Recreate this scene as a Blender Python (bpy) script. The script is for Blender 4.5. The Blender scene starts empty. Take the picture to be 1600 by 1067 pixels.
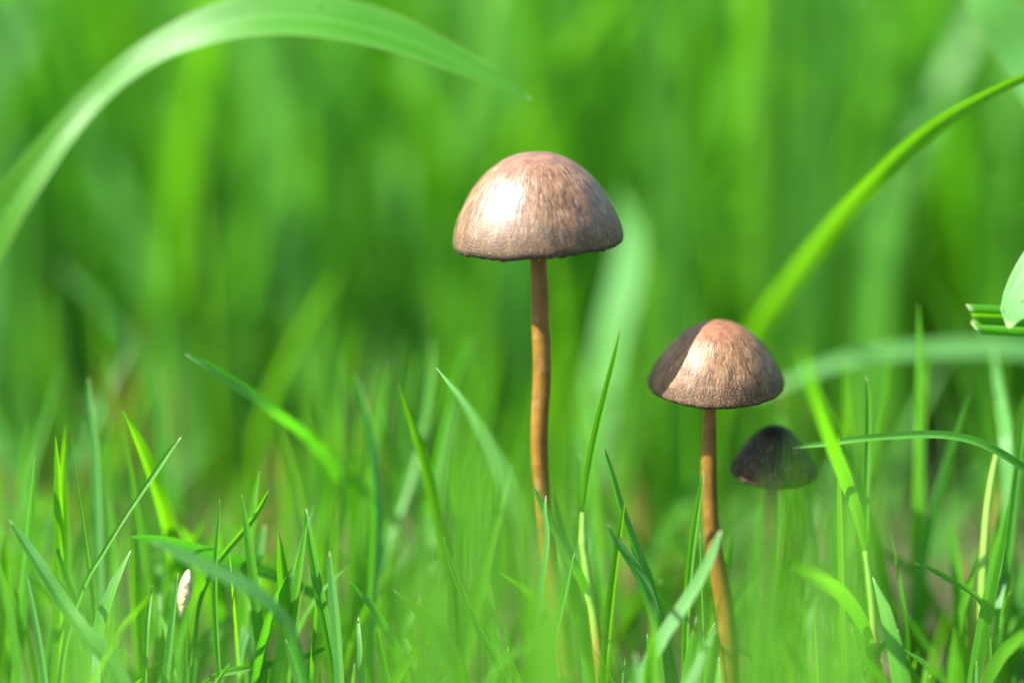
# Two brown mushrooms and a third behind them in a sunlit lawn: a macro photograph.
# One Blender unit is one decimetre (unit scale 0.1): the larger cap is 2 cm across.
import bpy, math, random
import numpy as np
from mathutils import Vector, Matrix, noise

S = bpy.context.scene
COL = S.collection
rad = math.radians
S.unit_settings.system = 'METRIC'
S.unit_settings.scale_length = 0.1

# ------------------------------------------------------------------ camera, sky, sun, exposure
D = 3.317                      # focus distance
PITCH = rad(9.0)
CAM_H = 0.98
CY = -D * math.cos(PITCH)
cam_d = bpy.data.cameras.new('camera')
cam = bpy.data.objects.new('camera', cam_d)
COL.objects.link(cam)
cam.location = (0, CY, CAM_H)
cam.rotation_euler = (math.pi / 2 - PITCH, 0, 0)
cam_d.lens = 100
cam_d.sensor_width = 36
cam_d.clip_start = 0.05
cam_d.clip_end = 2000
cam_d.dof.use_dof = True
cam_d.dof.focus_distance = D - 0.055
cam_d.dof.aperture_fstop = 0.43
S.camera = cam

SUN = Vector((-0.683, -0.183, 0.707)).normalized()
world = bpy.data.worlds.new('World')
S.world = world
world.use_nodes = True
wn = world.node_tree
wn.nodes.clear()
sky = wn.nodes.new('ShaderNodeTexSky')
sky.sky_type = 'NISHITA'
sky.sun_disc = False
sky.sun_elevation = math.asin(SUN.z)
sky.sun_rotation = math.atan2(SUN.x, SUN.y)
bgn = wn.nodes.new('ShaderNodeBackground')
bgn.inputs['Strength'].default_value = 0.11
won = wn.nodes.new('ShaderNodeOutputWorld')
wn.links.new(sky.outputs[0], bgn.inputs[0])
wn.links.new(bgn.outputs[0], won.inputs[0])

sun_d = bpy.data.lights.new('sun', 'SUN')
sun_d.energy = 5.0
sun_d.angle = rad(0.5)
sun_d.color = (1.0, 0.96, 0.90)
sun = bpy.data.objects.new('sun', sun_d)
COL.objects.link(sun)
sun.rotation_euler = SUN.to_track_quat('Z', 'Y').to_euler()
sun.location = SUN * 30

vs = S.view_settings
vs.view_transform = 'Standard'
vs.look = 'None'
vs.gamma = 1.0
vs.exposure = 1.80
vs.use_curve_mapping = False
S.render.engine = 'CYCLES'
cy = S.cycles
cy.use_denoising = True
cy.max_bounces = 8
cy.diffuse_bounces = 4
cy.glossy_bounces = 2
cy.transmission_bounces = 6
cy.sample_clamp_indirect = 6.0
cy.caustics_reflective = False
cy.caustics_refractive = False

# ------------------------------------------------------------------ helpers
PX = (36 / 100) / 1600.0
FW = Vector((0, math.cos(PITCH), -math.sin(PITCH)))
UP = Vector((0, math.sin(PITCH), math.cos(PITCH)))
RT = Vector((1, 0, 0))
CP = Vector((0, CY, CAM_H))


def at(px, py, dd=0.0):
    """A place in the lawn: across px, down py, dd decimetres behind the plane of the mushrooms."""
    d = D + dd
    return CP + FW * d + RT * ((px - 800) * PX * d) - UP * ((py - 533.5) * PX * d)


def nodes(name):
    m = bpy.data.materials.new(name)
    m.use_nodes = True
    nt = m.node_tree
    nt.nodes.clear()
    out = nt.nodes.new('ShaderNodeOutputMaterial')
    return m, nt, out


class NT:
    """short hand for building node trees"""
    def __init__(s, nt):
        s.nt = nt

    def n(s, t, **kw):
        nd = s.nt.nodes.new('ShaderNode' + t)
        for k, v in kw.items():
            setattr(nd, k, v)
        return nd

    def link(s, a, b):
        s.nt.links.new(a, b)

    def put(s, sock, v):
        if isinstance(v, (int, float)):
            sock.default_value = v
        elif isinstance(v, (tuple, list)):
            sock.default_value = tuple(v) if len(v) != 3 or sock.type == 'VECTOR' else (*v, 1)
        else:
            s.link(v, sock)

    def math(s, op, a, b=0.0, c=None, clamp=False):
        m = s.n('Math', operation=op, use_clamp=clamp)
        s.put(m.inputs[0], a)
        s.put(m.inputs[1], b)
        if c is not None:
            s.put(m.inputs[2], c)
        return m.outputs[0]

    def mix(s, f, a, b, blend='MIX'):
        m = s.n('Mix', data_type='RGBA', blend_type=blend)
        s.put(m.inputs[0], f)
        s.put(m.inputs[6], a)
        s.put(m.inputs[7], b)
        return m.outputs[2]

    def smooth(s, v, lo, hi):
        m = s.n('MapRange', interpolation_type='SMOOTHSTEP')
        s.put(m.inputs[0], v)
        m.inputs[1].default_value = lo
        m.inputs[2].default_value = hi
        return m.outputs[0]

    def noise(s, vec, scale, detail=2.0, rough=0.5):
        m = s.n('TexNoise')
        s.put(m.inputs['Vector'], vec)
        m.inputs['Scale'].default_value = scale
        m.inputs['Detail'].default_value = detail
        m.inputs['Roughness'].default_value = rough
        return m.outputs[0]

    def comb(s, x, y, z):
        m = s.n('CombineXYZ')
        for i, v in enumerate((x, y, z)):
            s.put(m.inputs[i], v)
        return m.outputs[0]

    def bump(s, h, strength, dist, prev=None):
        b = s.n('Bump')
        b.inputs['Strength'].default_value = strength
        b.inputs['Distance'].default_value = dist
        s.put(b.inputs['Height'], h)
        if prev is not None:
            s.link(prev, b.inputs['Normal'])
        return b.outputs[0]


# ------------------------------------------------------------------ materials
def leaf_material(name, veins=True):
    """Grass leaf. uv.x runs across the blade, uv.y is the distance from its tip; 'tint' 0 waxy blue-green with sky sheen painted in .. 1 young yellow-green."""
    m, nt, out = nodes(name)
    g = NT(nt)
    uv = g.n('UVMap')
    sp = g.n('SeparateXYZ')
    g.link(uv.outputs[0], sp.inputs[0])
    u, v = sp.outputs[0], sp.outputs[1]
    ta = g.n('Attribute', attribute_name='tint')
    oi = g.n('ObjectInfo')
    tint = g.math('ADD', ta.outputs['Fac'], g.math('MULTIPLY', g.math('SUBTRACT', oi.outputs['Random'], 0.5), 0.24), clamp=True)
    refl = g.mix(g.smooth(tint, 0.0, 0.45), (0.120, 0.310, 0.095), g.mix(g.smooth(tint, 0.3, 1.0), (0.042, 0.205, 0.005), (0.078, 0.265, 0.002)))  # pale blue-green end carries the sheen of the sky in its base colour
    tran = g.mix(tint, (0.085, 0.420, 0.006), (0.210, 0.560, 0.003))
    rough = 0.36
    normal = None
    if not veins:      # the meadow behind: contrast of light and shade put into colour, blade by blade
        val = g.math('ADD', 0.75, g.math('MULTIPLY', g.math('FRACT', g.math('MULTIPLY', ta.outputs['Fac'], 7.13)), 0.60))
        vc = g.comb(val, val, val)
        refl = g.mix(1.0, refl, vc, 'MULTIPLY')
        tran = g.mix(1.0, tran, vc, 'MULTIPLY')
        rough = 0.6
    if veins:
        # lengthwise veins, a pale midrib line, pale margins
        pos = g.n('NewGeometry').outputs['Position']
        blot = g.noise(pos, 9.0, 2.0)
        vec = g.comb(g.math('MULTIPLY', u, 26.0), g.math('MULTIPLY', v, 2.2), oi.outputs['Random'])
        vn = g.noise(vec, 1.0, 2.0, 0.6)
        vein = g.smooth(vn, 0.42, 0.62)
        refl = g.mix(g.math('MULTIPLY', vein, 0.85), refl, g.mix(0.65, refl, (0.10, 0.32, 0.05)))
        tran = g.mix(g.math('MULTIPLY', vein, 0.65), tran, g.mix(0.5, tran, (0.04, 0.19, 0.01)))
        c = g.math('ABSOLUTE', g.math('SUBTRACT', u, 0.5))
        rib = g.math('SUBTRACT', 1.0, g.smooth(c, 0.015, 0.06))
        refl = g.mix(g.math('MULTIPLY', rib, 0.55), refl, (0.12, 0.34, 0.06))
        marg = g.smooth(c, 0.45, 0.492)
        refl = g.mix(g.math('MULTIPLY', marg, 0.6), refl, (0.26, 0.44, 0.12))
        refl = g.mix(g.math('MULTIPLY', g.smooth(blot, 0.45, 0.75), 0.35), refl, (0.09, 0.26, 0.015))
        # dry, whitish blunt tip
        tip = g.math('SUBTRACT', 1.0, g.smooth(v, 0.002, 0.009))
        refl = g.mix(g.math('MULTIPLY', tip, 0.8), refl, (0.46, 0.50, 0.26))
        # a few dark flecks of soil
        fl = g.n('TexVoronoi', feature='F1')
        g.put(fl.inputs['Vector'], g.comb(g.math('MULTIPLY', u, 4.0), g.math('MULTIPLY', v, 46.0), g.math('MULTIPLY', oi.outputs['Random'], 40.0)))
        fl.inputs['Scale'].default_value = 1.0
        fsel = g.smooth(g.noise(pos, 7.0, 1.0), 0.60, 0.66)
        fleck = g.math('MULTIPLY', g.math('SUBTRACT', 1.0, g.smooth(fl.outputs['Distance'], 0.10, 0.19)), fsel)
        refl = g.mix(g.math('MULTIPLY', fleck, 0.9), refl, (0.012, 0.02, 0.006))
        tran = g.mix(g.math('MULTIPLY', fleck, 0.9), tran, (0.01, 0.02, 0.004))
        normal = g.bump(vn, 0.30, 0.004)
    pr = g.n('BsdfPrincipled')
    g.put(pr.inputs['Base Color'], refl)
    pr.inputs['Roughness'].default_value = rough
    pr.inputs['Specular IOR Level'].default_value = 0.38 if veins else 0.06
    tr = g.n('BsdfTranslucent')
    g.put(tr.inputs['Color'], tran)
    if normal is not None:
        g.link(normal, pr.inputs['Normal'])
        g.link(normal, tr.inputs['Normal'])
    mx = g.n('MixShader')
    mx.inputs[0].default_value = 0.50
    g.link(pr.outputs[0], mx.inputs[1])
    g.link(tr.outputs[0], mx.inputs[2])
    g.link(mx.outputs[0], out.inputs[0])
    return m


def dry_material():
    m, nt, out = nodes('dry_leaf')
    g = NT(nt)
    uv = g.n('UVMap')
    mp = g.n('Mapping')
    mp.inputs['Scale'].default_value = (16, 3, 1)
    g.link(uv.outputs[0], mp.inputs[0])
    vn = g.noise(mp.outputs[0], 1.0, 3.0)
    col = g.mix(vn, (0.22, 0.11, 0.02), (0.36, 0.22, 0.07))
    pr = g.n('BsdfPrincipled')
    g.put(pr.inputs['Base Color'], col)
    pr.inputs['Roughness'].default_value = 0.7
    tr = g.n('BsdfTranslucent')
    g.put(tr.inputs['Color'], col)
    mx = g.n('MixShader')
    mx.inputs[0].default_value = 0.35
    g.link(pr.outputs[0], mx.inputs[1])
    g.link(tr.outputs[0], mx.inputs[2])
    g.link(mx.outputs[0], out.inputs[0])
    return m


def stem_green_material():
    """Grass stem: fresh green, reddish brown where it leaves the soil; uv.y is the height above the soil."""
    m, nt, out = nodes('grass_stem')
    g = NT(nt)
    uv = g.n('UVMap')
    sp = g.n('SeparateXYZ')
    g.link(uv.outputs[0], sp.inputs[0])
    vec = g.comb(g.math('MULTIPLY', sp.outputs[0], 18.0), g.math('MULTIPLY', sp.outputs[1], 6.0), 0.0)
    vn = g.noise(vec, 1.0, 3.0)
    col = g.mix(vn, (0.13, 0.30, 0.03), (0.25, 0.42, 0.07))
    low = g.math('SUBTRACT', 1.0, g.smooth(g.math('ADD', sp.outputs[1], g.math('MULTIPLY', vn, 0.04)), 0.10, 0.19))
    col = g.mix(low, col, (0.27, 0.11, 0.03))
    pr = g.n('BsdfPrincipled')
    g.put(pr.inputs['Base Color'], col)
    pr.inputs['Roughness'].default_value = 0.4
    pr.inputs['Subsurface Weight'].default_value = 0.25
    pr.inputs['Subsurface Radius'].default_value = (0.6, 1.0, 0.15)
    pr.inputs['Subsurface Scale'].default_value = 0.01
    g.link(g.bump(vn, 0.3, 0.004), pr.inputs['Normal'])
    g.link(pr.outputs[0], out.inputs[0])
    return m


def cap_material(name, top, mid, rim, gran, rough, spec, tone=1.0):
    """Silky mushroom skin: radial fibrils, granular margin. Cap meshes are 1 unit in radius, the axis is z; uv.y 0 apex .. 1 rim."""
    m, nt, out = nodes(name)
    g = NT(nt)
    tc = g.n('TexCoord')
    ob = tc.outputs['Object']
    sp = g.n('SeparateXYZ')
    g.link(ob, sp.inputs[0])
    x, y = sp.outputs[0], sp.outputs[1]
    r = g.math('SQRT', g.math('ADD', g.math('ADD', g.math('MULTIPLY', x, x), g.math('MULTIPLY', y, y)), 1e-4))
    nx, ny = g.math('DIVIDE', x, r), g.math('DIVIDE', y, r)
    uv = g.n('UVMap')
    su = g.n('SeparateXYZ')
    g.link(uv.outputs[0], su.inputs[0])
    t = su.outputs[1]
    wob = g.math('MULTIPLY', g.noise(ob, 6.0, 2.0), 3.0)
    fib = g.noise(g.comb(g.math('ADD', g.math('MULTIPLY', nx, 11.0), wob), g.math('MULTIPLY', ny, 11.0), g.math('MULTIPLY', t, 5.0)), 1.0, 3.0, 0.62)
    fine = g.noise(g.comb(g.math('MULTIPLY', nx, 27.0), g.math('MULTIPLY', ny, 27.0), g.math('MULTIPLY', t, 8.0)), 1.0, 2.0, 0.6)
    grain = g.noise(ob, 44.0, 3.0, 0.65)
    blot = g.noise(ob, 3.2, 3.0, 0.55)
    tw = g.math('ADD', t, g.math('MULTIPLY', g.math('SUBTRACT', blot, 0.5), 0.34))
    col = g.mix(g.smooth(tw, 0.10, 0.52), top, mid)
    col = g.mix(g.math('MULTIPLY', g.smooth(tw, 0.50, 0.98), 0.92), col, rim)
    dark = g.mix(1.0, col, (0.58, 0.50, 0.43), 'MULTIPLY')
    pale = g.mix(0.6, col, (0.40, 0.29, 0.19))
    fw = g.math('MULTIPLY', g.smooth(t, 0.12, 0.34), g.math('SUBTRACT', 1.0, g.math('MULTIPLY', g.smooth(t, 0.72, 0.92), 0.7)))
    col = g.mix(g.math('MULTIPLY', g.math('SUBTRACT', 1.0, g.smooth(fib, 0.34, 0.52)), g.math('MULTIPLY', fw, 1.0)), col, dark)
    col = g.mix(g.math('MULTIPLY', g.smooth(fine, 0.54, 0.72), g.math('MULTIPLY', fw, 0.9)), col, pale)
    gw = g.math('MULTIPLY', g.smooth(tw, 0.55, 0.92), gran)
    col = g.mix(g.math('MULTIPLY', g.smooth(grain, 0.50, 0.62), gw), col, g.mix(1.0, col, (0.36, 0.30, 0.24), 'MULTIPLY'))
    col = g.mix(g.math('MULTIPLY', g.smooth(grain, 0.42, 0.30), g.math('MULTIPLY', gw, 0.8)), col, (0.30, 0.23, 0.15))
    # dark broken edge line
    edge = g.smooth(g.math('ADD', t, g.math('MULTIPLY', g.math('SUBTRACT', grain, 0.5), 0.06)), 0.925, 0.955)
    col = g.mix(g.math('MULTIPLY', edge, 0.85), col, (0.030, 0.022, 0.016))
    col = g.mix(1.0, col, g.mix(g.smooth(g.noise(ob, 7.0, 4.0, 0.6), 0.32, 0.68), (0.70, 0.66, 0.62), (1.22, 1.22, 1.22)), 'MULTIPLY')
    if tone != 1.0:
        col = g.mix(1.0, col, (tone, tone, tone), 'MULTIPLY')
    pr = g.n('BsdfPrincipled')
    g.put(pr.inputs['Base Color'], col)
    g.put(pr.inputs['Roughness'], g.math('ADD', rough, g.math('MULTIPLY', g.smooth(t, 0.6, 0.95), 0.22)))
    pr.inputs['Specular IOR Level'].default_value = spec
    pr.inputs['Sheen Weight'].default_value = 0.0
    pr.inputs['Sheen Roughness'].default_value = 0.4
    pr.inputs['Subsurface Weight'].default_value = 0.08
    pr.inputs['Subsurface Radius'].default_value = (1.0, 0.5, 0.25)
    pr.inputs['Subsurface Scale'].default_value = 0.01
    h = g.math('ADD', g.math('MULTIPLY', fib, g.math('MULTIPLY', fw, 1.0)), g.math('MULTIPLY', fine, g.math('MULTIPLY', fw, 0.45)))
    nb = g.bump(h, 0.30, 0.0045)
    nb = g.bump(g.math('MULTIPLY', grain, g.math('ADD', 0.14, gw)), 0.45, 0.0038, nb)
    g.link(nb, pr.inputs['Normal'])
    g.link(pr.outputs[0], out.inputs[0])
    return m


def stipe_material(name, a, b):
    m, nt, out = nodes(name)
    g = NT(nt)
    uv = g.n('UVMap')
    sp = g.n('SeparateXYZ')
    g.link(uv.outputs[0], sp.inputs[0])
    ang = g.math('MULTIPLY', sp.outputs[0], 2 * math.pi)
    cx, sx = g.math('COSINE', ang), g.math('SINE', ang)
    pos = g.n('TexCoord').outputs['Object']
    fib = g.noise(g.comb(g.math('MULTIPLY', cx, 5.0), g.math('MULTIPLY', sx, 5.0), g.math('MULTIPLY', sp.outputs[1], 26.0)), 1.0, 4.0, 0.62)
    blot = g.noise(pos, 24.0, 3.0)
    col = g.mix(g.smooth(blot, 0.3, 0.7), a, b)
    col = g.mix(g.math('MULTIPLY', g.smooth(fib, 0.52, 0.74), 0.40), col, (0.25, 0.14, 0.035))
    bloom = g.noise(pos, 60.0, 3.0, 0.6)
    col = g.mix(g.math('MULTIPLY', g.smooth(bloom, 0.52, 0.70), 0.45), col, (0.27, 0.16, 0.055))
    col = g.mix(g.math('MULTIPLY', g.smooth(fib, 0.44, 0.30), 0.28), col, (0.08, 0.032, 0.006))
    vo = g.n('TexVoronoi', feature='F1')
    g.put(vo.inputs['Vector'], pos)
    vo.inputs['Scale'].default_value = 21.0
    speck = g.math('MULTIPLY', g.math('SUBTRACT', 1.0, g.smooth(vo.outputs['Distance'], 0.10, 0.17)), g.smooth(g.noise(pos, 13.0, 1.0), 0.54, 0.60))
    col = g.mix(g.math('MULTIPLY', speck, 0.9), col, (0.035, 0.018, 0.010))
    pr = g.n('BsdfPrincipled')
    g.put(pr.inputs['Base Color'], col)
    pr.inputs['Roughness'].default_value = 0.48
    pr.inputs['Specular IOR Level'].default_value = 0.22
    pr.inputs['Subsurface Weight'].default_value = 0.18
    pr.inputs['Subsurface Radius'].default_value = (1.0, 0.45, 0.15)
    pr.inputs['Subsurface Scale'].default_value = 0.012
    g.link(g.bump(g.math('ADD', fib, bloom), 0.30, 0.003), pr.inputs['Normal'])
    g.link(pr.outputs[0], out.inputs[0])
    return m


def plain(name, a, b, scale, rough, bump=0.3, dist=0.004):
    m, nt, out = nodes(name)
    g = NT(nt)
    pos = g.n('TexCoord').outputs['Object']
    n1 = g.noise(pos, scale, 4.0, 0.6)
    pr = g.n('BsdfPrincipled')
    g.put(pr.inputs['Base Color'], g.mix(g.smooth(n1, 0.3, 0.7), a, b))
    pr.inputs['Roughness'].default_value = rough
    g.link(g.bump(n1, bump, dist), pr.inputs['Normal'])
    g.link(pr.outputs[0], out.inputs[0])
    return m


LEAF = leaf_material('grass_leaf')
LEAF_FAR = leaf_material('grass_leaf_lawn', veins=False)
DRY = dry_material()
GSTEM = stem_green_material()
GILLS = plain('gill_brown', (0.035, 0.022, 0.014), (0.07, 0.045, 0.028), 30, 0.8)
CRUMB = plain('veil_crumb', (0.05, 0.035, 0.02), (0.18, 0.14, 0.09), 60, 0.85)
COCOON = plain('cocoon_silk', (0.44, 0.32, 0.15), (0.62, 0.52, 0.30), 46, 0.75, 0.9, 0.012)
SOIL = plain('soil', (0.030, 0.020, 0.011), (0.085, 0.058, 0.030), 5.0, 0.95, 0.8, 0.03)


# ------------------------------------------------------------------ mesh builders
def mesh_obj(name, verts, faces, mat, uvs=None, tint=None, parent=None, loc=None, smooth=True):
    """verts are in world space; the object's origin is put at loc."""
    me = bpy.data.meshes.new(name)
    v = np.asarray(verts, dtype=np.float64)
    base = Vector(loc) if loc is not None else Vector((0, 0, 0))
    v = v - np.array(base)
    me.from_pydata(v.tolist(), [], faces)
    if uvs is not None:
        lay = me.uv_layers.new(name='UVMap')
        li = np.empty(len(me.loops), dtype=np.int32)
        me.loops.foreach_get('vertex_index', li)
        lay.data.foreach_set('uv', np.asarray(uvs, dtype=np.float32)[li].ravel())
    if tint is not None:
        a = me.attributes.new('tint', 'FLOAT', 'POINT')
        a.data.foreach_set('value', np.full(len(v), tint, dtype=np.float32) if np.isscalar(tint) else np.asarray(tint, dtype=np.float32))
    if smooth:
        me.polygons.foreach_set('use_smooth', [True] * len(me.polygons))
    me.materials.append(mat)
    o = bpy.data.objects.new(name, me)
    COL.objects.link(o)
    o.location = base
    if parent is not None:
        o.parent = parent
        o.location = base - parent.location
    return o


def tag(o, label, cat, group=None, kind=None):
    o['label'] = label
    if cat:
        o['category'] = cat
    if group:
        o['group'] = group
    if kind:
        o['kind'] = kind
    return o


def catmull(P, n):
    """n samples of a centripetal-ish spline through P (k x m array), even in chord length."""
    P = np.asarray(P, dtype=float)
    if len(P) == 2:
        t = np.linspace(0, 1, n)[:, None]
        return P[0] * (1 - t) + P[1] * t
    seg = np.linalg.norm(np.diff(P[:, :3], axis=0), axis=1)
    kt = np.concatenate([[0], np.cumsum(seg)])
    T = np.empty_like(P)
    T[1:-1] = (P[2:] - P[:-2]) / (kt[2:] - kt[:-2])[:, None]
    T[0] = (P[1] - P[0]) / seg[0]
    T[-1] = (P[-1] - P[-2]) / seg[-1]
    q = np.linspace(0, kt[-1], n)
    out = np.empty((n, P.shape[1]))
    for i, s in enumerate(q):
        k = min(max(np.searchsorted(kt, s) - 1, 0), len(seg) - 1)
        h = seg[k]
        u = (s - kt[k]) / h
        out[i] = ((2 * u**3 - 3 * u**2 + 1) * P[k] + (u**3 - 2 * u**2 + u) * h * T[k]
                  + (-2 * u**3 + 3 * u**2) * P[k + 1] + (u**3 - u**2) * h * T[k + 1])
    return out


ACROSS = np.array([-1, -0.62, -0.22, -0.05, 0.05, 0.22, 0.62, 1.0])


def ribbon(C, W, N0, fold, roll, across=ACROSS):
    """Folded leaf surface about the centre line C (tip first), widths W, N0 the way the face looks before rolling."""
    C = np.asarray(C)
    n = len(C)
    T = np.gradient(C, axis=0)
    T /= np.linalg.norm(T, axis=1)[:, None] + 1e-12
    side = np.cross(T, N0)
    side /= np.linalg.norm(side, axis=1)[:, None] + 1e-12
    nrm = np.cross(side, T)
    r = np.broadcast_to(np.asarray(roll, dtype=float), (n,))[:, None]
    s2 = side * np.cos(r) + nrm * np.sin(r)
    n2 = nrm * np.cos(r) - side * np.sin(r)
    m = len(across)
    hw = (np.asarray(W) / 2)[:, None, None]
    V = C[:, None, :] + hw * across[None, :, None] * s2[:, None, :] * math.cos(fold) \
        + hw * (np.abs(across)[None, :, None] ** 1.15) * n2[:, None, :] * math.sin(fold)
    L = np.concatenate([[0], np.cumsum(np.linalg.norm(np.diff(C, axis=0), axis=1))])
    UVs = np.empty((n, m, 2))
    UVs[:, :, 0] = (across[None, :] + 1) / 2
    UVs[:, :, 1] = L[:, None]
    F = []
    for i in range(n - 1):
        for j in range(m - 1):
            a = i * m + j
            F.append((a, a + 1, a + m + 1, a + m))
    return V.reshape(-1, 3), F, UVs.reshape(-1, 2)


def to_ground(P, W):
    """Let a centre line that ends above the soil run on down into it."""
    P = [Vector(p) for p in P]
    W = list(W)
    e = P[-1]
    if e.z > 0.03:
        d = (P[-1] - P[-2]).normalized()
        d = Vector((d.x * 0.6, d.y * 0.6, min(d.z, -0.35))).normalized()
        k = (e.z + 0.02) / -d.z
        P.append(e + d * k * 0.5 + Vector((0, 0, 0)))
        W.append(W[-1] * 0.95)
        e2 = P[-1]
        P.append(Vector((e2.x + d.x * 0.25 * k, e2.y + d.y * 0.25 * k, -0.02)))
        W.append(W[-1] * 0.9)
    return P, W


rngb = random.Random(5)


def leaf_geo(pts, w, dd=0.0, roll=0.0, fold=0.35, seg=34, ground=True, twist=0.0, near=0.0):
    """Leaf from picture-measured points. dd: depth behind the mushrooms, a number or one per end (tip, base)."""
    k = len(pts)
    roll0 = abs(roll) if isinstance(roll, (int, float)) else 0.0
    if isinstance(dd, (int, float)):
        lean = rngb.uniform(-0.03, 0.05)
        dds = [dd + lean * (1 - i / (k - 1)) for i in range(k)]
    elif len(dd) == k:
        dds = dd
    else:
        q = np.linspace(0, 1, len(dd))
        dds = np.interp(np.linspace(0, 1, k), q, dd).tolist()
    dds = [z * 0.8 if abs(z) < 0.1 else math.copysign(0.08 + (abs(z) - 0.1) * (1.9 if z > 0 else 1.25), z) for z in dds]
    dds = [z - near * max(0.0, 1 - abs(z) / 0.3) for z in dds]
    P = [at(x, y, z) for (x, y), z in zip(pts, dds)]
    ww = np.interp(np.linspace(0, 1, k), np.linspace(0, 1, len(w)), w) if len(w) != k else np.array(w, dtype=float)
    rk = np.interp(np.linspace(0, 1, k), np.linspace(0, 1, len(roll)), roll) if isinstance(roll, (list, tuple)) else np.full(k, roll0)
    W = [a * PX * (D + z) / max(0.35, math.cos(r)) for a, z, r in zip(ww, dds, rk)]
    if ground:
        P, W = to_ground(P, W)
    A = np.array([[*p, q] for p, q in zip(P, W)])
    R = catmull(A, seg)
    C, Wd = R[:, :3], np.maximum(R[:, 3], 0.0004)
    Wd[0] = min(Wd[0], Wd[1]) * 0.45
    V = np.array(CP) - C
    V /= np.linalg.norm(V, axis=1)[:, None]
    rl = -(np.interp(np.linspace(0, 1, seg), np.linspace(0, 1, len(roll)), roll) if isinstance(roll, (list, tuple)) else roll + twist * np.linspace(0, 1, seg))
    v, f, uv = ribbon(C, Wd, V, fold, rl)
    return v, f, uv, C


def leaf(name, label, pts, w, dd=0.0, roll=0.0, fold=0.35, tint=0.5, mat=None, parent=None, ground=True,
         seg=34, twist=0.0, cat='grass blade', group='grass blades around the mushrooms'):
    v, f, uv, C = leaf_geo(pts, w, dd, roll, fold, seg, ground and parent is None, twist, 0.045 if parent is None and cat == 'grass blade' else 0.0)
    if isinstance(tint, tuple):
        tint = np.repeat(np.interp(np.linspace(0, 1, seg), np.linspace(0, 1, len(tint)), tint), len(ACROSS))
    o = mesh_obj(name, v, f, mat or LEAF, uv, tint, parent, loc=C[-1])
    if parent is None:
        tag(o, label, cat, group)
    return o


def tube(name, P, R, mat, parent=None, ring=20, seg=60, jitter=0.0, loc=None, seed=0.0, cap=False):
    """Round stem through world points P with radii R, base last; uv.y = height."""
    A = np.array([[*p, r] for p, r in zip(P, R)])
    Q = catmull(A, seg)
    C, rr = Q[:, :3], Q[:, 3]
    T = np.gradient(C, axis=0)
    T /= np.linalg.norm(T, axis=1)[:, None]
    X = np.cross(T, np.array([0, 1.0, 0.0]))
    X /= np.linalg.norm(X, axis=1)[:, None]
    Y = np.cross(T, X)
    a = np.linspace(0, 2 * math.pi, ring + 1)
    V = []
    UVs = []
    for i in range(seg):
        for j in range(ring + 1):
            ca, sa = math.cos(a[j]), math.sin(a[j])
            k = 1.0
            if jitter:
                k += jitter * noise.noise(Vector((ca * 1.5 + seed, sa * 1.5, C[i][2] * 14)))
                k += jitter * 0.5 * noise.noise(Vector((ca * 4 + seed, sa * 4, C[i][2] * 40)))
            V.append(C[i] + (X[i] * ca + Y[i] * sa) * rr[i] * k)
            UVs.append((j / ring, C[i][2]))
    F = []
    m = ring + 1
    for i in range(seg - 1):
        for j in range(ring):
            p = i * m + j
            F.append((p, p + m, p + m + 1, p + 1))
    return mesh_obj(name, V, F, mat, UVs, None, parent, loc=loc if loc is not None else C[-1])


def empty(name, loc):
    o = bpy.data.objects.new(name, None)
    o.empty_display_size = 0.05
    COL.objects.link(o)
    o.location = loc
    return o


# ------------------------------------------------------------------ the ground
def build_ground():
    rings = [0, .25, .5, .75, 1, 1.3, 1.6, 2, 2.5, 3, 3.6, 4.4, 5.5, 7, 9, 12, 16, 24, 40, 80, 200, 600]
    m = 72
    V = [(0, 0, 0.0)]
    F = []
    for i, r in enumerate(rings[1:]):
        for j in range(m):
            a = 2 * math.pi * j / m
            x, y = r * math.cos(a), r * math.sin(a)
            z = 0.030 * noise.noise(Vector((x * 2.2, y * 2.2, 3.1))) + 0.015 * noise.noise(Vector((x * 7, y * 7, 0)))
            V.append((x, y, z * (1 if r < 20 else 0.3) - 0.01))
    for j in range(m):
        F.append((0, 1 + j, 1 + (j + 1) % m))
    for i in range(len(rings) - 2):
        for j in range(m):
            a, b = 1 + i * m + j, 1 + i * m + (j + 1) % m
            F.append((a, a + m, b + m, b))
    o = mesh_obj('ground', V, F, SOIL)
    o['kind'] = 'structure'
    o['label'] = 'dark soil between the grass plants'


build_ground()


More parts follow.
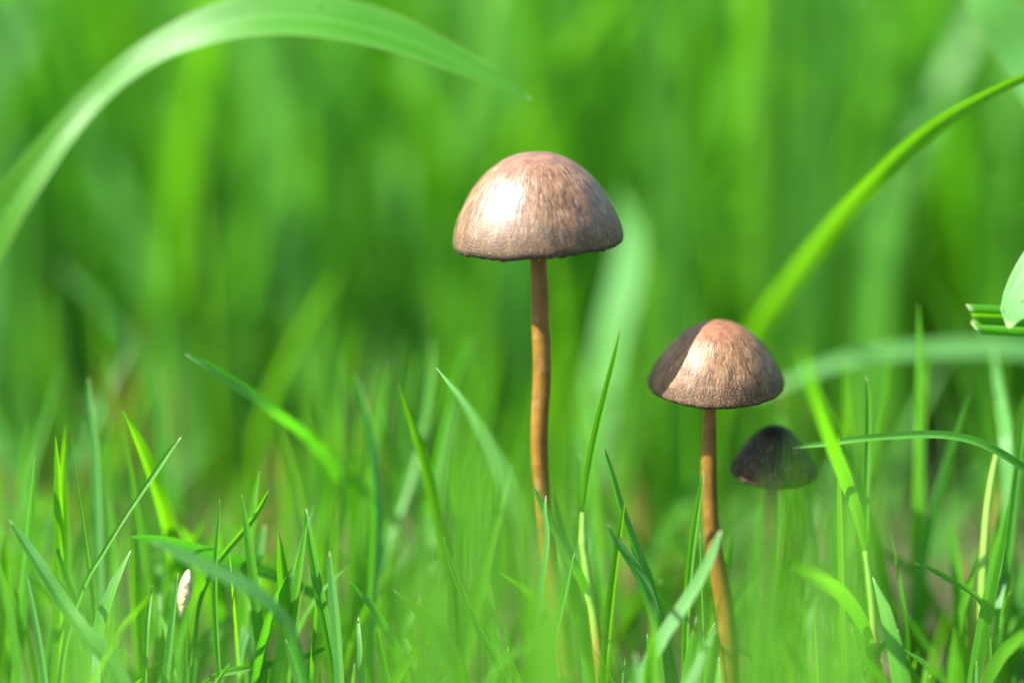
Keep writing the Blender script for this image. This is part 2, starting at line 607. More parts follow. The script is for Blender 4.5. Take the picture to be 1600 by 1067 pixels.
# ------------------------------------------------------------------ mushrooms
def build_cap(name, profile, centre, radius, tilt, mat, parent, seed, ragged=0.030, asym=0.02):
    """Dome of unit radius turned about z, then scaled, tilted (about y = sideways, about x = towards the camera) and set on the stem."""
    pr = catmull(np.array([(r, h, 0) for r, h in profile]), 44)
    na = 128
    V, UVs, F = [], [], []
    n = len(pr)
    L = np.concatenate([[0], np.cumsum(np.linalg.norm(np.diff(pr[:, :2], axis=0), axis=1))])
    L /= L[-1]
    for i in range(n):
        for j in range(na + 1):
            a = 2 * math.pi * j / na + math.pi / 2
            ca, sa = math.cos(a), math.sin(a)
            t = L[i]
            r, h = pr[i, 0], pr[i, 1]
            d = asym * noise.noise(Vector((ca * 0.9 + seed, sa * 0.9, t * 1.6))) * min(1, t * 3)
            d += 0.010 * noise.noise(Vector((ca * 5 + seed, sa * 5, t * 5))) * min(1, t * 2)
            d += 0.006 * noise.noise(Vector((ca * 17 + seed, sa * 17, t * 5))) * t
            z = h
            if t > 0.86:
                q = (t - 0.86) / 0.14
                z += q * ragged * (noise.noise(Vector((ca * 3 + seed, sa * 3, 9))) * 0.9
                                   + noise.noise(Vector((ca * 13 + seed, sa * 13, 2))) * 0.8
                                   + noise.noise(Vector((ca * 36 + seed, sa * 36, 5))) * 0.8)
            r = r * (1 + d)
            V.append((r * ca, r * sa, z))
            UVs.append((j / na, t))
    m = na + 1
    for i in range(n - 1):
        for j in range(na):
            p = i * m + j
            F.append((p, p + m, p + m + 1, p + 1))
    R = Matrix.Rotation(tilt[1], 4, 'X') @ Matrix.Rotation(tilt[0], 4, 'Y')
    M = Matrix.Translation(Vector(centre) - parent.location) @ R @ Matrix.Diagonal((radius, radius, radius, 1))
    cap = mesh_obj(name, V, F, mat, UVs)
    cap.parent = parent
    cap.matrix_local = M
    # underside: flesh sheet and radial gills
    GV, GF = [], []
    base = len(GV)
    nr = 64
    for j in range(nr):
        a = 2 * math.pi * j / nr
        for r, h in ((0.965, 0.02), (0.55, 0.22), (0.10, 0.30)):
            GV.append((r * math.cos(a), r * math.sin(a), h))
    for j in range(nr):
        k = (j + 1) % nr
        for i in range(2):
            GF.append((j * 3 + i, j * 3 + i + 1, k * 3 + i + 1, k * 3 + i))
    rg = random.Random(int(seed * 10))
    for j in range(110):
        a = 2 * math.pi * j / 110 + rg.uniform(-.01, .01)
        c, s = math.cos(a), math.sin(a)
        r0 = 0.13 if j % 2 == 0 else rg.uniform(0.35, 0.6)
        th = 0.004
        b = len(GV)
        for r, h0, h1 in ((0.955, 0.03, 0.0), (0.75, 0.15, 0.03), (max(r0, 0.5), 0.25, 0.09), (r0, 0.29, 0.24)):
            for sg in (-1, 1):
                GV.append((r * c - sg * th * s, r * s + sg * th * c, h1))
            GV.append((r * c, r * s, h0))
        for i in range(3):
            p = b + i * 3
            GF.append((p, p + 1, p + 4, p + 3))
            GF.append((p, p + 3, p + 5, p + 2))
            GF.append((p + 1, p + 2, p + 5, p + 4))
    gl = mesh_obj('gills', GV, GF, GILLS, smooth=False)
    gl.parent = parent
    gl.matrix_local = M
    # crumbs of the torn veil along the margin
    CV, CF = [], []
    for j in range(150):
        a = rg.uniform(0, 2 * math.pi)
        w = 0.5 + 0.5 * noise.noise(Vector((math.cos(a) * 2 + seed, math.sin(a) * 2, 4)))
        if rg.random() > w * 1.3 + 0.1:
            continue
        h = rg.uniform(-0.012, 0.05)
        sz = rg.uniform(0.003, 0.008)
        rr = 0.990 + rg.uniform(-0.004, 0.010)
        p0 = Vector((rr * math.cos(a), rr * math.sin(a), h))
        b = len(CV)
        for dx, dy, dz in ((1, 0, 0), (-1, 0, 0), (0, 1, 0), (0, -1, 0), (0, 0, 1), (0, 0, -1)):
            q = Vector((dx, dy, dz)) * sz * rg.uniform(0.6, 1.4)
            CV.append(tuple(p0 + q))
        for f in ((0, 2, 4), (2, 1, 4), (1, 3, 4), (3, 0, 4), (2, 0, 5), (1, 2, 5), (3, 1, 5), (0, 3, 5)):
            CF.append(tuple(b + i for i in f))
    cr = mesh_obj('veil_remnant', CV, CF, CRUMB, smooth=False)
    cr.parent = cap
    cr['kind'] = 'stuff'
    gl['kind'] = 'stuff'
    return cap


def stem_points(rows, dd):
    return [at(x, y, z if isinstance(dd, (list, tuple)) else dd) for (x, y, _), z in zip(rows, dd if isinstance(dd, (list, tuple)) else rows)], \
           [w / 2 * PX * D for (_, _, w) in rows]


# the tall mushroom
ROWS = [(841, 372, 25), (841, 410, 26), (843, 450, 27), (845, 510, 28.5), (847, 560, 28.5), (846, 610, 28), (843, 660, 27),
        (843, 710, 26), (846, 760, 25.5), (850, 810, 26), (857, 870, 27), (866, 930, 28), (876, 990, 29), (884, 1050, 31), (889, 1110, 33), (890, 1180, 36)]
P, R = stem_points(ROWS, 0.0)
root = empty('mushroom', P[-1])
tag(root, 'tall brown mushroom with a large domed tan cap and a straight ochre stem', 'mushroom', 'mushrooms in the lawn')
tube('stem', P, R, stipe_material('stem_tall', (0.125, 0.060, 0.004), (0.185, 0.096, 0.008)), root, jitter=0.085, seed=1.3)
PROF_TALL = [(0.0, 1.070), (0.14, 1.060), (0.28, 1.028), (0.40, 0.972), (0.54, 0.875), (0.66, 0.760), (0.778, 0.605), (0.868, 0.45), (0.945, 0.29),
             (0.99, 0.14), (1.0, 0.055), (0.985, 0.0), (0.965, -0.012), (0.945, 0.005)]
build_cap('cap', PROF_TALL, at(841, 381, 0.0), 134.5 * PX * D, (rad(-3.0), rad(3.0)),
          cap_material('cap_tall', (0.19, 0.096, 0.055), (0.198, 0.108, 0.052), (0.090, 0.050, 0.013), 0.8, 0.39, 0.58), root, 3.7)

# the shorter mushroom
DD2 = 0.016
ROWS = [(1110, 606, 23), (1109, 637, 24), (1108, 690, 24.5), (1108, 740, 25), (1109, 790, 25.5), (1114, 845, 26.5), (1123, 895, 27.5),
        (1132, 945, 28.5), (1138, 1000, 29), (1142, 1060, 30), (1144, 1110, 32), (1144, 1170, 35)]
P, R = stem_points(ROWS, DD2)
root = empty('mushroom', P[-1])
tag(root, 'shorter brown mushroom with a wide shallow cap half shaded by the tall one', 'mushroom', 'mushrooms in the lawn')
tube('stem', P, R, stipe_material('stem_short', (0.118, 0.060, 0.005), (0.178, 0.097, 0.010)), root, jitter=0.085, seed=4.1)
PROF_SHORT = [(0.0, 0.935), (0.14, 0.925), (0.28, 0.888), (0.43, 0.806), (0.60, 0.665), (0.73, 0.520), (0.835, 0.375), (0.92, 0.225), (0.985, 0.085), (1.006, 0.015),
              (0.995, -0.015), (0.97, -0.012), (0.94, 0.010)]
build_cap('cap', PROF_SHORT, at(1119.5, 598, DD2), 106.5 * PX * (D + DD2), (rad(-0.5), rad(12.0)),
          cap_material('cap_short', (0.20, 0.088, 0.042), (0.205, 0.112, 0.050), (0.085, 0.042, 0.017), 1.0, 0.42, 0.35), root, 8.2, ragged=0.016)

# the small dark mushroom behind
DD3 = 0.045
ROWS = [(1209, 735, 19), (1207, 765, 20), (1204, 820, 21), (1200, 880, 22), (1196, 940, 22), (1192, 1000, 23), (1190, 1080, 24), (1190, 1140, 26)]
P, R = stem_points(ROWS, DD3)
root = empty('mushroom', P[-1])
tag(root, 'small dark mushroom with a pointed bell cap standing behind the shorter one', 'mushroom', 'mushrooms in the lawn')
tube('stem', P, R, stipe_material('stem_small', (0.10, 0.055, 0.008), (0.16, 0.09, 0.015)), root, jitter=0.05, seed=7.7)
PROF_SMALL = [(0.0, 1.06), (0.12, 1.045), (0.26, 0.99), (0.42, 0.86), (0.58, 0.68), (0.74, 0.47), (0.88, 0.25), (0.965, 0.09), (1.0, 0.0), (0.985, -0.06),
              (0.955, -0.085), (0.93, -0.06)]
build_cap('cap', PROF_SMALL, at(1208, 733, DD3), 68.5 * PX * (D + DD3), (rad(2.0), rad(12.0)),
          cap_material('cap_small', (0.010, 0.006, 0.003), (0.022, 0.014, 0.007), (0.050, 0.036, 0.016), 0.8, 0.5, 0.18), root, 12.9, ragged=0.025)  # dark brown cap, deepened to put the shade it stands in into the colour


# ------------------------------------------------------------------ single grass blades
B = lambda label, pts, w, **k: leaf('grass_leaf', label, pts, w, **k)

# large bent leaves
B('broad pale leaf arching over the tall mushroom, its tip beside the cap',
  [(831, 156), (790, 132), (730, 104), (660, 72), (600, 50), (530, 33), (460, 25), (390, 28), (320, 45), (260, 70), (200, 107), (150, 151), (100, 206),
   (60, 257), (20, 312), (-20, 378), (-55, 480), (-78, 620), (-88, 800), (-92, 1000)],
  [2, 17, 34, 48, 58, 64, 67, 67, 60, 51, 44, 42, 45, 50, 56, 60, 62, 60, 56, 52],
  dd=[.08, .08, .085, .09, .095, .10, .105, .11, .115, .12, .125, .13, .13, .13, .13, .13, .13, .13, .13, .13],
  roll=[0.4, 0.5, 0.6, 0.62, 0.45, 0.1, -0.25, -0.4, -0.3, -0.2], fold=0.16, tint=(0.3, 0.3, 0.34, 0.55, 0.95, 1.0, 1.0, 1.0), seg=70, cat='grass leaf')  # tint turns yellow towards the base, painting in light shining through the leaf
B('long bright green leaf bowing down from the bluish leaf towards the short mushroom',
  [(1720, 105), (1650, 104), (1600, 121), (1555, 142), (1500, 172), (1452, 203), (1418, 232), (1380, 268), (1340, 310), (1300, 354), (1262, 402), (1228, 448), (1194, 496), (1162, 552), (1134, 650), (1118, 800)],
  [4, 11, 15, 18, 23, 27, 30, 31, 31, 30, 29, 28, 27, 26, 25, 24],
  dd=[-.05, -.02, 0, .02, .04, .06, .08, .10,   .13, .17, .21, .25, .28, .30, .31, .31], roll=-0.5, fold=0.22, tint=0.85, seg=70, cat='grass leaf')
B('broad bluish leaf slanting down above the long bright green leaf',
  [(1450, -140), (1500, -60), (1552, 10), (1602, 80), (1660, 160), (1720, 260), (1760, 420), (1780, 640), (1790, 900)], [6, 40, 66, 84, 92, 94, 88, 76, 60],
  dd=[.16, .16, .15, .15, .14, .13, .12, .12, .12], roll=0.4, fold=0.12, tint=0.12, seg=50, cat='grass leaf')
B('rounded pale bluish leaf end drooping over the torn folded leaf',
  [(1576, 512), (1584, 488), (1604, 448), (1636, 404), (1680, 370), (1740, 380), (1790, 460), (1810, 640), (1815, 860)], [14, 40, 56, 64, 66, 64, 60, 54, 48],
  dd=[-.12, -.12, -.12, -.12, -.10, -.08, -.06, -.04, -.02], roll=-0.6, fold=0.14, tint=0.0, seg=50, cat='grass leaf')

# torn, folded leaf with a square end
def folded_leaf():
    """Two lit flanges with a dark hollow between them, torn off square."""
    cols = [(-23, -.010, -12), (-16, -.013, -7), (-9, -.012, -2), (-7.5, .014, -2), (0, .022, 0), (8, .014, -2), (9, -.012, -2), (17, -.017, 6), (25, -.012, 14)]
    line = [(1519, 498, 0.0), (1560, 500, .0), (1610, 503, .0), (1680, 508, .02), (1740, 545, .05), (1775, 650, .08), (1790, 820, .1), (1795, 1000, .1), (1795, 1160, .1)]
    Q = catmull(np.array(line) * np.array([1, 1, 1000.0]), 60)
    Q[:, 2] /= 1000
    T = np.gradient(Q[:, :2], axis=0)
    T /= np.linalg.norm(T, axis=1)[:, None]
    n, m = len(Q), len(cols)
    V, UVs, F = [], [], []
    for i in range(n):
        k = 1.0 if i < 30 else max(0.45, 1 - (i - 30) / 50)
        fade = max(0.0, 1 - i / 3)
        for j, (o, z, jag) in enumerate(cols):
            x = Q[i, 0] - T[i, 1] * o * k + jag * fade
            y = Q[i, 1] + T[i, 0] * o * k + (rngb.uniform(-.8, .8) if i == 0 else 0)
            V.append(at(x, y, Q[i, 2] + z * k))
            UVs.append((j / (m - 1) * 0.8 + 0.1, 0.001 + i * 0.012))
    for i in range(n - 1):
        for j in range(m - 1):
            p = i * m + j
            F.append((p, p + 1, p + m + 1, p + m))
    o = mesh_obj('folded_leaf', V, F, LEAF, UVs, 0.6, loc=V[-5])
    tag(o, 'torn grass leaf folded into a channel with a ragged square end', 'grass leaf', 'grass blades around the mushrooms')


folded_leaf()

# a grass shoot: stem, nodes and leaves
def shoot(label, stem_rows, leaves, dd=0.0, nodes_at=()):
    P = [at(x, y, dd) for x, y, _ in stem_rows]
    R = [w / 2 * PX * D for _, _, w in stem_rows]
    e = P[-1]
    if e.z > 0:
        P.append(Vector((e.x + 0.01, e.y, -0.02)))
        R.append(R[-1])
    root = empty('grass_shoot', P[-1])
    tag(root, label, 'grass shoot', 'grass shoots with stems')
    # swollen joints
    Q = catmull(np.array([[*p, r] for p, r in zip(P, R)]), 70)
    for (nx, ny) in nodes_at:
        c = at(nx, ny, dd)
        for q in Q:
            k = (Vector(q[:3]) - c).length
            q[3] *= 1 + 0.32 * math.exp(-(k / 0.0075) ** 2)
    tube('stem', [Vector(q[:3]) for q in Q], Q[:, 3], GSTEM, root, ring=14, seg=90, jitter=0.04)
    for pts, w, kw in leaves:
        leaf('blade', '', pts, w, parent=root, **kw)
    return root


shoot('tall grass shoot with yellow green jointed stem between the two larger mushrooms',
      [(911, 800, 9), (911, 846, 11), (916, 885, 13), (922, 930, 14), (928, 965, 16), (933, 1005, 17), (938, 1045, 17), (944, 1090, 17)],
      [([(970, 514), (958, 566), (946, 616), (934, 664), (924, 712), (916, 758), (911, 800), (909, 846)], [2, 9, 12, 13.5, 14.5, 13.5, 13, 12], dict(dd=[-.12, -.10, -.08, -.06, -.04, -.02, 0, 0], roll=0.25, fold=0.55, tint=0.5)),
       ([(905, 708), (905, 750), (906, 795), (910, 846)], [3, 6, 7, 9], dict(dd=0.03, roll=-0.3, fold=0.4, tint=0.4)),
       ([(834, 762), (852, 802), (874, 840), (896, 884), (912, 914), (923, 932)], [4, 13, 17, 17, 14, 9], dict(dd=[-.06, -.05, -.04, -.03, -.01, 0], roll=-0.45, fold=0.3, tint=0.3))],
      dd=0.0, nodes_at=((911, 846), (922, 930)))

shoot('branching grass shoot whose wide leaf leans over the small dark mushroom',
      [(1352, 830, 7), (1353, 864, 8), (1357, 900, 9.5), (1362, 950, 11), (1366, 1005, 13), (1370, 1050, 14), (1373, 1100, 15)],
      [([(1253, 550), (1266, 598), (1281, 644), (1299, 696), (1319, 748), (1338, 800), (1352, 858)], [4, 12, 17, 21, 22, 18, 10], dict(dd=[-.36, -.30, -.24, -.17, -.10, -.04, 0], roll=-0.4, fold=0.3, tint=0.55)),
       ([(1353, 587), (1357, 618), (1358, 660), (1356, 710), (1354, 780), (1354, 858)], [2.5, 10.5, 13, 13, 12, 9], dict(dd=[0, 0, 0, 0, .0, 0], roll=0.2, fold=0.7, tint=0.45)),
       ([(1325, 679), (1331, 716), (1339, 765), (1346, 808), (1352, 850)], [1.0, 2.0, 3.0, 4, 5], dict(dd=0.0, roll=0.1, fold=0.3, tint=0.6)),
       ([(1243, 884), (1282, 906), (1316, 930), (1344, 968), (1364, 1012)], [6, 22, 24, 20, 10], dict(dd=[-.26, -.2, -.12, -.05, 0], roll=-0.4, fold=0.25, tint=0.55)),
       ([(1404, 983), (1388, 1001), (1368, 1022), (1345, 1046), (1322, 1080), (1310, 1110)], [3, 10, 15, 16, 15, 12], dict(dd=[-.03, -.02, -.01, 0, 0, .02], roll=0.35, fold=0.6, tint=0.35))],
      dd=0.0, nodes_at=((1353, 864), (1364, 1012)))

shoot('upright grass shoot crossed by the thin arching blade at its top',
      [(1558, 706, 7), (1551, 742, 10), (1544, 790, 12), (1539, 850, 13), (1536, 920, 14), (1535, 1000, 16), (1536, 1090, 17)],
      [([(1553, 548), (1559, 590), (1568, 640), (1573, 690), (1576, 760), (1574, 850), (1560, 950)], [3, 13, 19, 21, 20, 18, 12], dict(dd=[.16, .14, .12, .1, .08, .06, .02], roll=0.45, fold=0.3, tint=0.15)),
       ([(1640, 560), (1606, 640), (1586, 730), (1570, 800), (1556, 880), (1546, 960)], [6, 18, 24, 26, 24, 16], dict(dd=[.2, .17, .13, .1, .07, .03], roll=-0.5, fold=0.3, tint=0.9))],
      dd=0.02)

B('thin arching blade whose tip touches the small dark mushroom cap',
  [(1237, 701), (1262, 697), (1292, 694), (1340, 687), (1400, 682), (1460, 680), (1508, 686), (1550, 702), (1592, 727), (1640, 765), (1684, 830), (1706, 930), (1712, 1060)],
  [1.5, 8.5, 11, 13, 14, 15, 15, 15, 15, 15, 14, 14, 13], dd=[.02, .02, .01, 0, 0, 0, 0, .0, .01, .02, .03, .04, .04], roll=-0.35, fold=0.62, tint=0.2, seg=60)

# sharp blades near the mushrooms
B('upright folded blade with soil flecks against the stem of the short mushroom',
  [(1098, 734), (1095, 764), (1088, 808), (1081, 860), (1075, 925), (1071, 1000), (1070, 1090)], [2, 9, 14, 16, 16, 15, 14], dd=-0.04, roll=0.15, fold=0.75, tint=0.45)
B('hair thin blade rising beside the flecked blade at the short mushroom',
  [(1093, 832), (1094, 880), (1096, 940), (1098, 1010), (1100, 1090)], [2, 4, 6, 7, 8], dd=-0.02, roll=0.2, fold=0.5, tint=0.5)
B('smooth pale blade leaning across the foot of the short mushroom',
  [(1126, 829), (1111, 868), (1090, 910), (1064, 952), (1038, 992), (1014, 1036), (996, 1090)], [7, 14, 18, 20, 21, 21, 20], dd=-0.13, roll=0.5, fold=0.12, tint=0.1)
B('folded blade covered in dark soil flecks near the base of the tall mushroom',
  [(898, 862), (891, 886), (884, 918), (876, 952), (867, 988), (859, 1026), (851, 1090)], [1.5, 8, 13, 16, 17, 18, 18], dd=-0.05, roll=0.2, fold=0.7, tint=0.3)
B('narrow pale blade touching the lower stem of the tall mushroom',
  [(853, 774), (852, 800), (856, 832), (853, 872), (846, 920), (841, 970), (838, 1060)], [3, 6, 8, 9, 9, 9, 9], dd=-0.05, roll=0.5, fold=0.35, tint=0.2)
B('dark slender blade leaning back between the jointed shoot and short mushroom',
  [(944, 699), (956, 742), (970, 795), (988, 846), (1008, 898), (1022, 945), (1040, 1005), (1058, 1090)], [2.5, 9, 13, 16, 18, 18, 16, 15], dd=0.04, roll=-0.55, fold=0.4, tint=0.15)
B('dark blade with blunt tip merging into the slender blade above it',
  [(948, 818), (964, 846), (986, 878), (1004, 912), (1018, 952), (1032, 1004), (1044, 1090)], [5, 12, 17, 20, 20, 17, 15], dd=0.02, roll=-0.5, fold=0.35, tint=0.2)
B('short thin blade tip poking up beside the pale leaning blade', [(1011, 989), (1012, 1030), (1013, 1090)], [3, 6, 8], dd=-0.02, roll=0.2, fold=0.5, tint=0.4)
B('short stub of a blade between the jointed shoot and pale leaning blade', [(976, 1026), (972, 1052), (968, 1100)], [4, 7, 9], dd=-0.03, roll=-0.2, fold=0.5, tint=0.5)
B('tall V-folded blade with a dark fleck beside a paler shorter blade',
  [(478, 794), (481, 826), (489, 876), (499, 928), (510, 982), (520, 1038), (527, 1100)], [4, 13, 17, 20, 20, 19, 18], dd=-0.02, roll=0.0, fold=0.62, tint=0.45)
B('pale short blade pressed against the tall V-folded blade',
  [(515, 861), (517, 890), (521, 932), (526, 982), (531, 1060)], [4, 10, 14, 16, 16], dd=-0.04, roll=0.5, fold=0.3, tint=0.05)
B('small pale pointed blade rising beside a blurred bright clump', [(560, 964), (562, 1000), (567, 1090)], [2.5, 8, 11], dd=-0.03, roll=0.4, fold=0.4, tint=0.1)
B('long straight blade with pinhead tip slanting away from the tall mushroom',
  [(692, 837), (700, 868), (714, 908), (732, 950), (756, 1000), (784, 1054), (806, 1110)], [2.5, 7, 11, 13, 14, 14, 14], dd=-0.01, roll=-0.2, fold=0.6, tint=0.4)
B('tiny thin blade tip beside the foot of the long straight blade', [(793, 1009), (796, 1040), (799, 1100)], [2, 4, 5], dd=0, roll=0.2, fold=0.4, tint=0.5)
B('very straight narrow blade standing beside the cream cocoon',
  [(343, 778), (342, 812), (338, 862), (336, 920), (338, 980), (343, 1060)], [1, 6, 9, 11, 10, 9], dd=0.0, roll=0.3, fold=0.6, tint=0.35)
B('rolled blade with blunt pale tip curving up over the dark bent blade',
  [(420, 765), (411, 784), (396, 808), (376, 834), (352, 862), (330, 892), (312, 940), (302, 1010)], [5, 9, 10, 11, 11, 10, 9, 9], dd=0.04, roll=-0.3, fold=0.6, tint=0.55)
B('wide yellow green blade with hooked tip crossed by a thin diagonal blade',
  [(192, 642), (204, 664), (218, 694), (232, 728), (247, 770), (260, 815), (271, 866), (279, 930), (284, 1010)], [3, 10, 18, 23, 26, 27, 27, 25, 22],
  dd=[.02, .03, .05, .07, .09, .11, .13, .14, .15], roll=-0.35, fold=0.5, tint=0.8)
B('long thin diagonal blade crossing the wide yellow green blade',
  [(283, 682), (266, 704), (246, 734), (224, 766), (201, 800), (183, 828), (160, 866), (141, 896), (124, 934), (111, 974), (101, 1016), (92, 1090)],
  [4, 8, 9, 8, 7, 7, 7.5, 8, 9, 10, 10, 10], dd=-0.02, roll=0.25, fold=0.45, tint=0.6, seg=50)
B('needle thin bright blade standing beside the pale bluish upright blade',
  [(112, 684), (116, 720), (122, 762), (128, 804), (134, 846), (140, 892), (147, 950), (151, 1000)], [1, 2, 3, 4, 6, 8, 9, 9], dd=0.0, roll=0.2, fold=0.5, tint=0.7)
B('pale bluish upright blade next to a thin yellow green one',
  [(138, 590), (140, 616), (145, 660), (149, 704), (152, 760), (155, 840), (158, 940)], [4, 11, 15, 16, 16, 15, 14], dd=0.12, roll=0.5, fold=0.45, tint=0.0)
B('thin yellow green upright blade beside the pale bluish one',
  [(169, 556), (168, 592), (165, 645), (161, 700), (157, 770), (152, 880)], [5, 10, 12, 12, 12, 12], dd=0.15, roll=-0.4, fold=0.35, tint=0.9)
B('short pointed blade with lit edge in front of the wide yellow green blade', [(238, 914), (234, 942), (230, 984), (225, 1090)], [2, 7, 10, 11], dd=-0.02, roll=0.2, fold=0.6, tint=0.6)
B('pale blade leaning on the cream cocoon', [(278, 894), (275, 926), (271, 960), (266, 1002), (259, 1070)], [2, 5, 9, 13, 14], dd=-0.01, roll=0.4, fold=0.4, tint=0.15)
B('soft upright blade behind the short pointed lit blade', [(246, 852), (248, 900), (249, 956), (247, 1080)], [6, 9, 10, 10], dd=0.09, roll=0.3, fold=0.4, tint=0.6)
B('dark bluish blade sweeping down from a pale pinhead tip over a blurred yellow blade',
  [(290, 553), (318, 566), (354, 588), (394, 614), (430, 641), (470, 671), (508, 708), (540, 750), (562, 800), (576, 870), (582, 960)], [5, 13, 17, 19, 19, 17, 15, 14, 13, 12, 12],
  dd=[.06, .06, .07, .08, .1, .13, .17, .2, .22, .23, .23], roll=0.5, fold=0.35, tint=0.0, seg=50)
B('blurred bright yellow green blade leaning behind the dark bluish blade',
  [(532, 420), (502, 472), (472, 526), (446, 578), (426, 626), (410, 684), (401, 762), (396, 870)], [5, 17, 23, 26, 28, 28, 28, 26], dd=0.33, roll=-0.45, fold=0.25, tint=0.95)
B('dark upright blade with a pale tip standing in front of a bright twin',
  [(555, 586), (561, 616), (569, 648), (577, 690), (583, 732), (587, 792), (585, 860), (580, 960)], [4, 11, 14, 16, 18, 19, 18, 16], dd=0.11, roll=-0.6, fold=0.4, tint=0.1)
B('bright twin blade half hidden by the dark upright blade', [(563, 642), (560, 690), (557, 742), (554, 804), (549, 880), (545, 970)], [8, 14, 15, 16, 16, 15], dd=0.17, roll=-0.3, fold=0.35, tint=0.85)
B('long blade bending from bright green to pale below its middle',
  [(675, 532), (672, 576), (665, 638), (655, 692), (644, 734), (629, 782), (612, 830), (599, 880), (589, 934), (581, 1010)], [3, 10, 14, 15, 18, 20, 20, 18, 15, 13], dd=0.14, roll=0.25, twist=0.4, fold=0.4, tint=0.45)
B('thin pale blade with tiny bright tip fading towards the tall mushroom stem',
  [(682, 575), (700, 596), (722, 624), (746, 662), (774, 712), (800, 776), (815, 860), (820, 980)], [2, 5, 7, 8, 9, 10, 10, 10], dd=[-.03, -.08, -.15, -.23, -.30, -.36, -.42, -.44], roll=0.5, fold=0.25, tint=0.0)
B('slender blade with shining top bending in front of the upright shoot',
  [(1429, 879), (1456, 890), (1488, 908), (1512, 921), (1530, 936), (1542, 970), (1546, 1060)], [3, 8, 9.5, 10, 9, 9, 9], dd=0.0, roll=-0.2, fold=0.5, tint=0.65)
B('short dark pointed blade at the foot of the upright shoot', [(1525, 1031), (1523, 1054), (1521, 1110)], [2.5, 9, 12], dd=-0.05, roll=-0.3, fold=0.5, tint=0.3)
B('tiny pale blade tip on the open ground beside the upright shoot', [(1453, 1054), (1452, 1072), (1451, 1110)], [3, 4, 5], dd=0, roll=0.3, fold=0.4, tint=0.3)
B('thin blade tip near the folded leaf of the branching shoot', [(1325, 975), (1326, 1010), (1326, 1100)], [1.5, 3, 4], dd=0.06, roll=0.3, fold=0.4, tint=0.3)
B('low dark blade lying almost flat towards the tall V-folded blade',
  [(514, 1009), (486, 1021), (452, 1031), (416, 1038), (380, 1044), (344, 1052), (312, 1074)], [6, 10, 13, 14, 14, 12, 10], dd=0.03, roll=-0.15, fold=0.5, tint=0.35)
B('small pale blade standing in front of the low flat blade', [(446, 997), (452, 1016), (461, 1040), (472, 1090)], [3, 10, 14, 15], dd=-0.03, roll=0.45, fold=0.35, tint=0.05)
B('short upcurved blade at the start of the low flat blade', [(359, 1036), (348, 1052), (336, 1072), (326, 1110)], [3, 7, 9, 9], dd=-0.03, roll=-0.2, fold=0.5, tint=0.55)
B('dark bent blade lying behind the very straight narrow blade',
  [(205, 838), (250, 843), (300, 856), (352, 872), (402, 889), (452, 908), (492, 930), (520, 980), (535, 1060)], [5, 16, 21, 21, 19, 16, 14, 13, 12], dd=[-.03, 0, .03, .06, .08, .09, .1, .12, .14], roll=0.5, fold=0.2, tint=0.05, seg=50)
B('pale blurred blade lying under the dark bent blade',
  [(238, 846), (280, 866), (328, 888), (374, 910), (414, 936), (448, 975), (470, 1040)], [5, 18, 22, 22, 20, 18, 16], dd=-0.17, roll=-0.55, fold=0.2, tint=0.0)
B('stubby blade with bright tip beside the long slanting dark blade', [(88, 852), (94, 880), (104, 912), (118, 950), (132, 1010)], [4, 12, 17, 19, 18], dd=0.04, roll=-0.3, fold=0.4, tint=0.7)
B('long slanting dark blade running down below the stubby bright blade',
  [(14, 812), (38, 848), (66, 892), (98, 944), (134, 992), (170, 1036), (204, 1090)], [4, 15, 20, 24, 26, 26, 24], dd=[-.05, -.06, -.08, -.1, -.12, -.13, -.14], roll=-0.5, fold=0.35, tint=0.3)
B('thin pointed blade beside the long slanting dark blade', [(38, 876), (44, 912), (54, 960), (66, 1030), (74, 1090)], [2, 7, 10, 12, 12], dd=0.03, roll=0.3, fold=0.5, tint=0.25)
B('soft thin blade standing behind the thin pointed blade', [(22, 916), (34, 962), (48, 1010), (60, 1080)], [3, 9, 12, 13], dd=0.1, roll=0.2, fold=0.4, tint=0.5)
B('pale blade with a shining streak between cocoon and low flat blade', [(398, 918), (392, 952), (384, 990), (378, 1050)], [8, 13, 14, 13], dd=0.07, roll=0.6, fold=0.3, tint=0.0)
B('faint pale blade behind the rolled blade with blunt tip', [(414, 820), (409, 850), (404, 890), (398, 960)], [5, 9, 10, 10], dd=0.11, roll=0.5, fold=0.3, tint=0.1)
B('soft bluish blade slanting behind the needle thin bright blade',
  [(-30, 640), (6, 700), (46, 764), (88, 830), (120, 900), (140, 980)], [10, 22, 26, 26, 24, 20], dd=0.28, roll=0.5, fold=0.2, tint=0.0)
B('blurred yellow green upright blade behind the pale bluish upright blade', [(74, 452), (82, 520), (92, 610), (99, 700), (102, 800), (103, 900)], [8, 17, 20, 20, 19, 18], dd=0.36, roll=-0.35, fold=0.25, tint=0.9)
B('dark blurred blade with faint tip slanting over the yellow green blurred ones', [(94, 418), (124, 450), (160, 488), (196, 532), (226, 600), (240, 700), (246, 840)], [6, 13, 15, 16, 16, 15, 14], dd=0.36, roll=-0.6, fold=0.3, tint=0.05)
B('soft upright blade behind the dark bluish sweeping blade', [(242, 580), (250, 640), (258, 710), (264, 800), (266, 900)], [6, 12, 15, 16, 16], dd=0.26, roll=0.35, fold=0.3, tint=0.35)

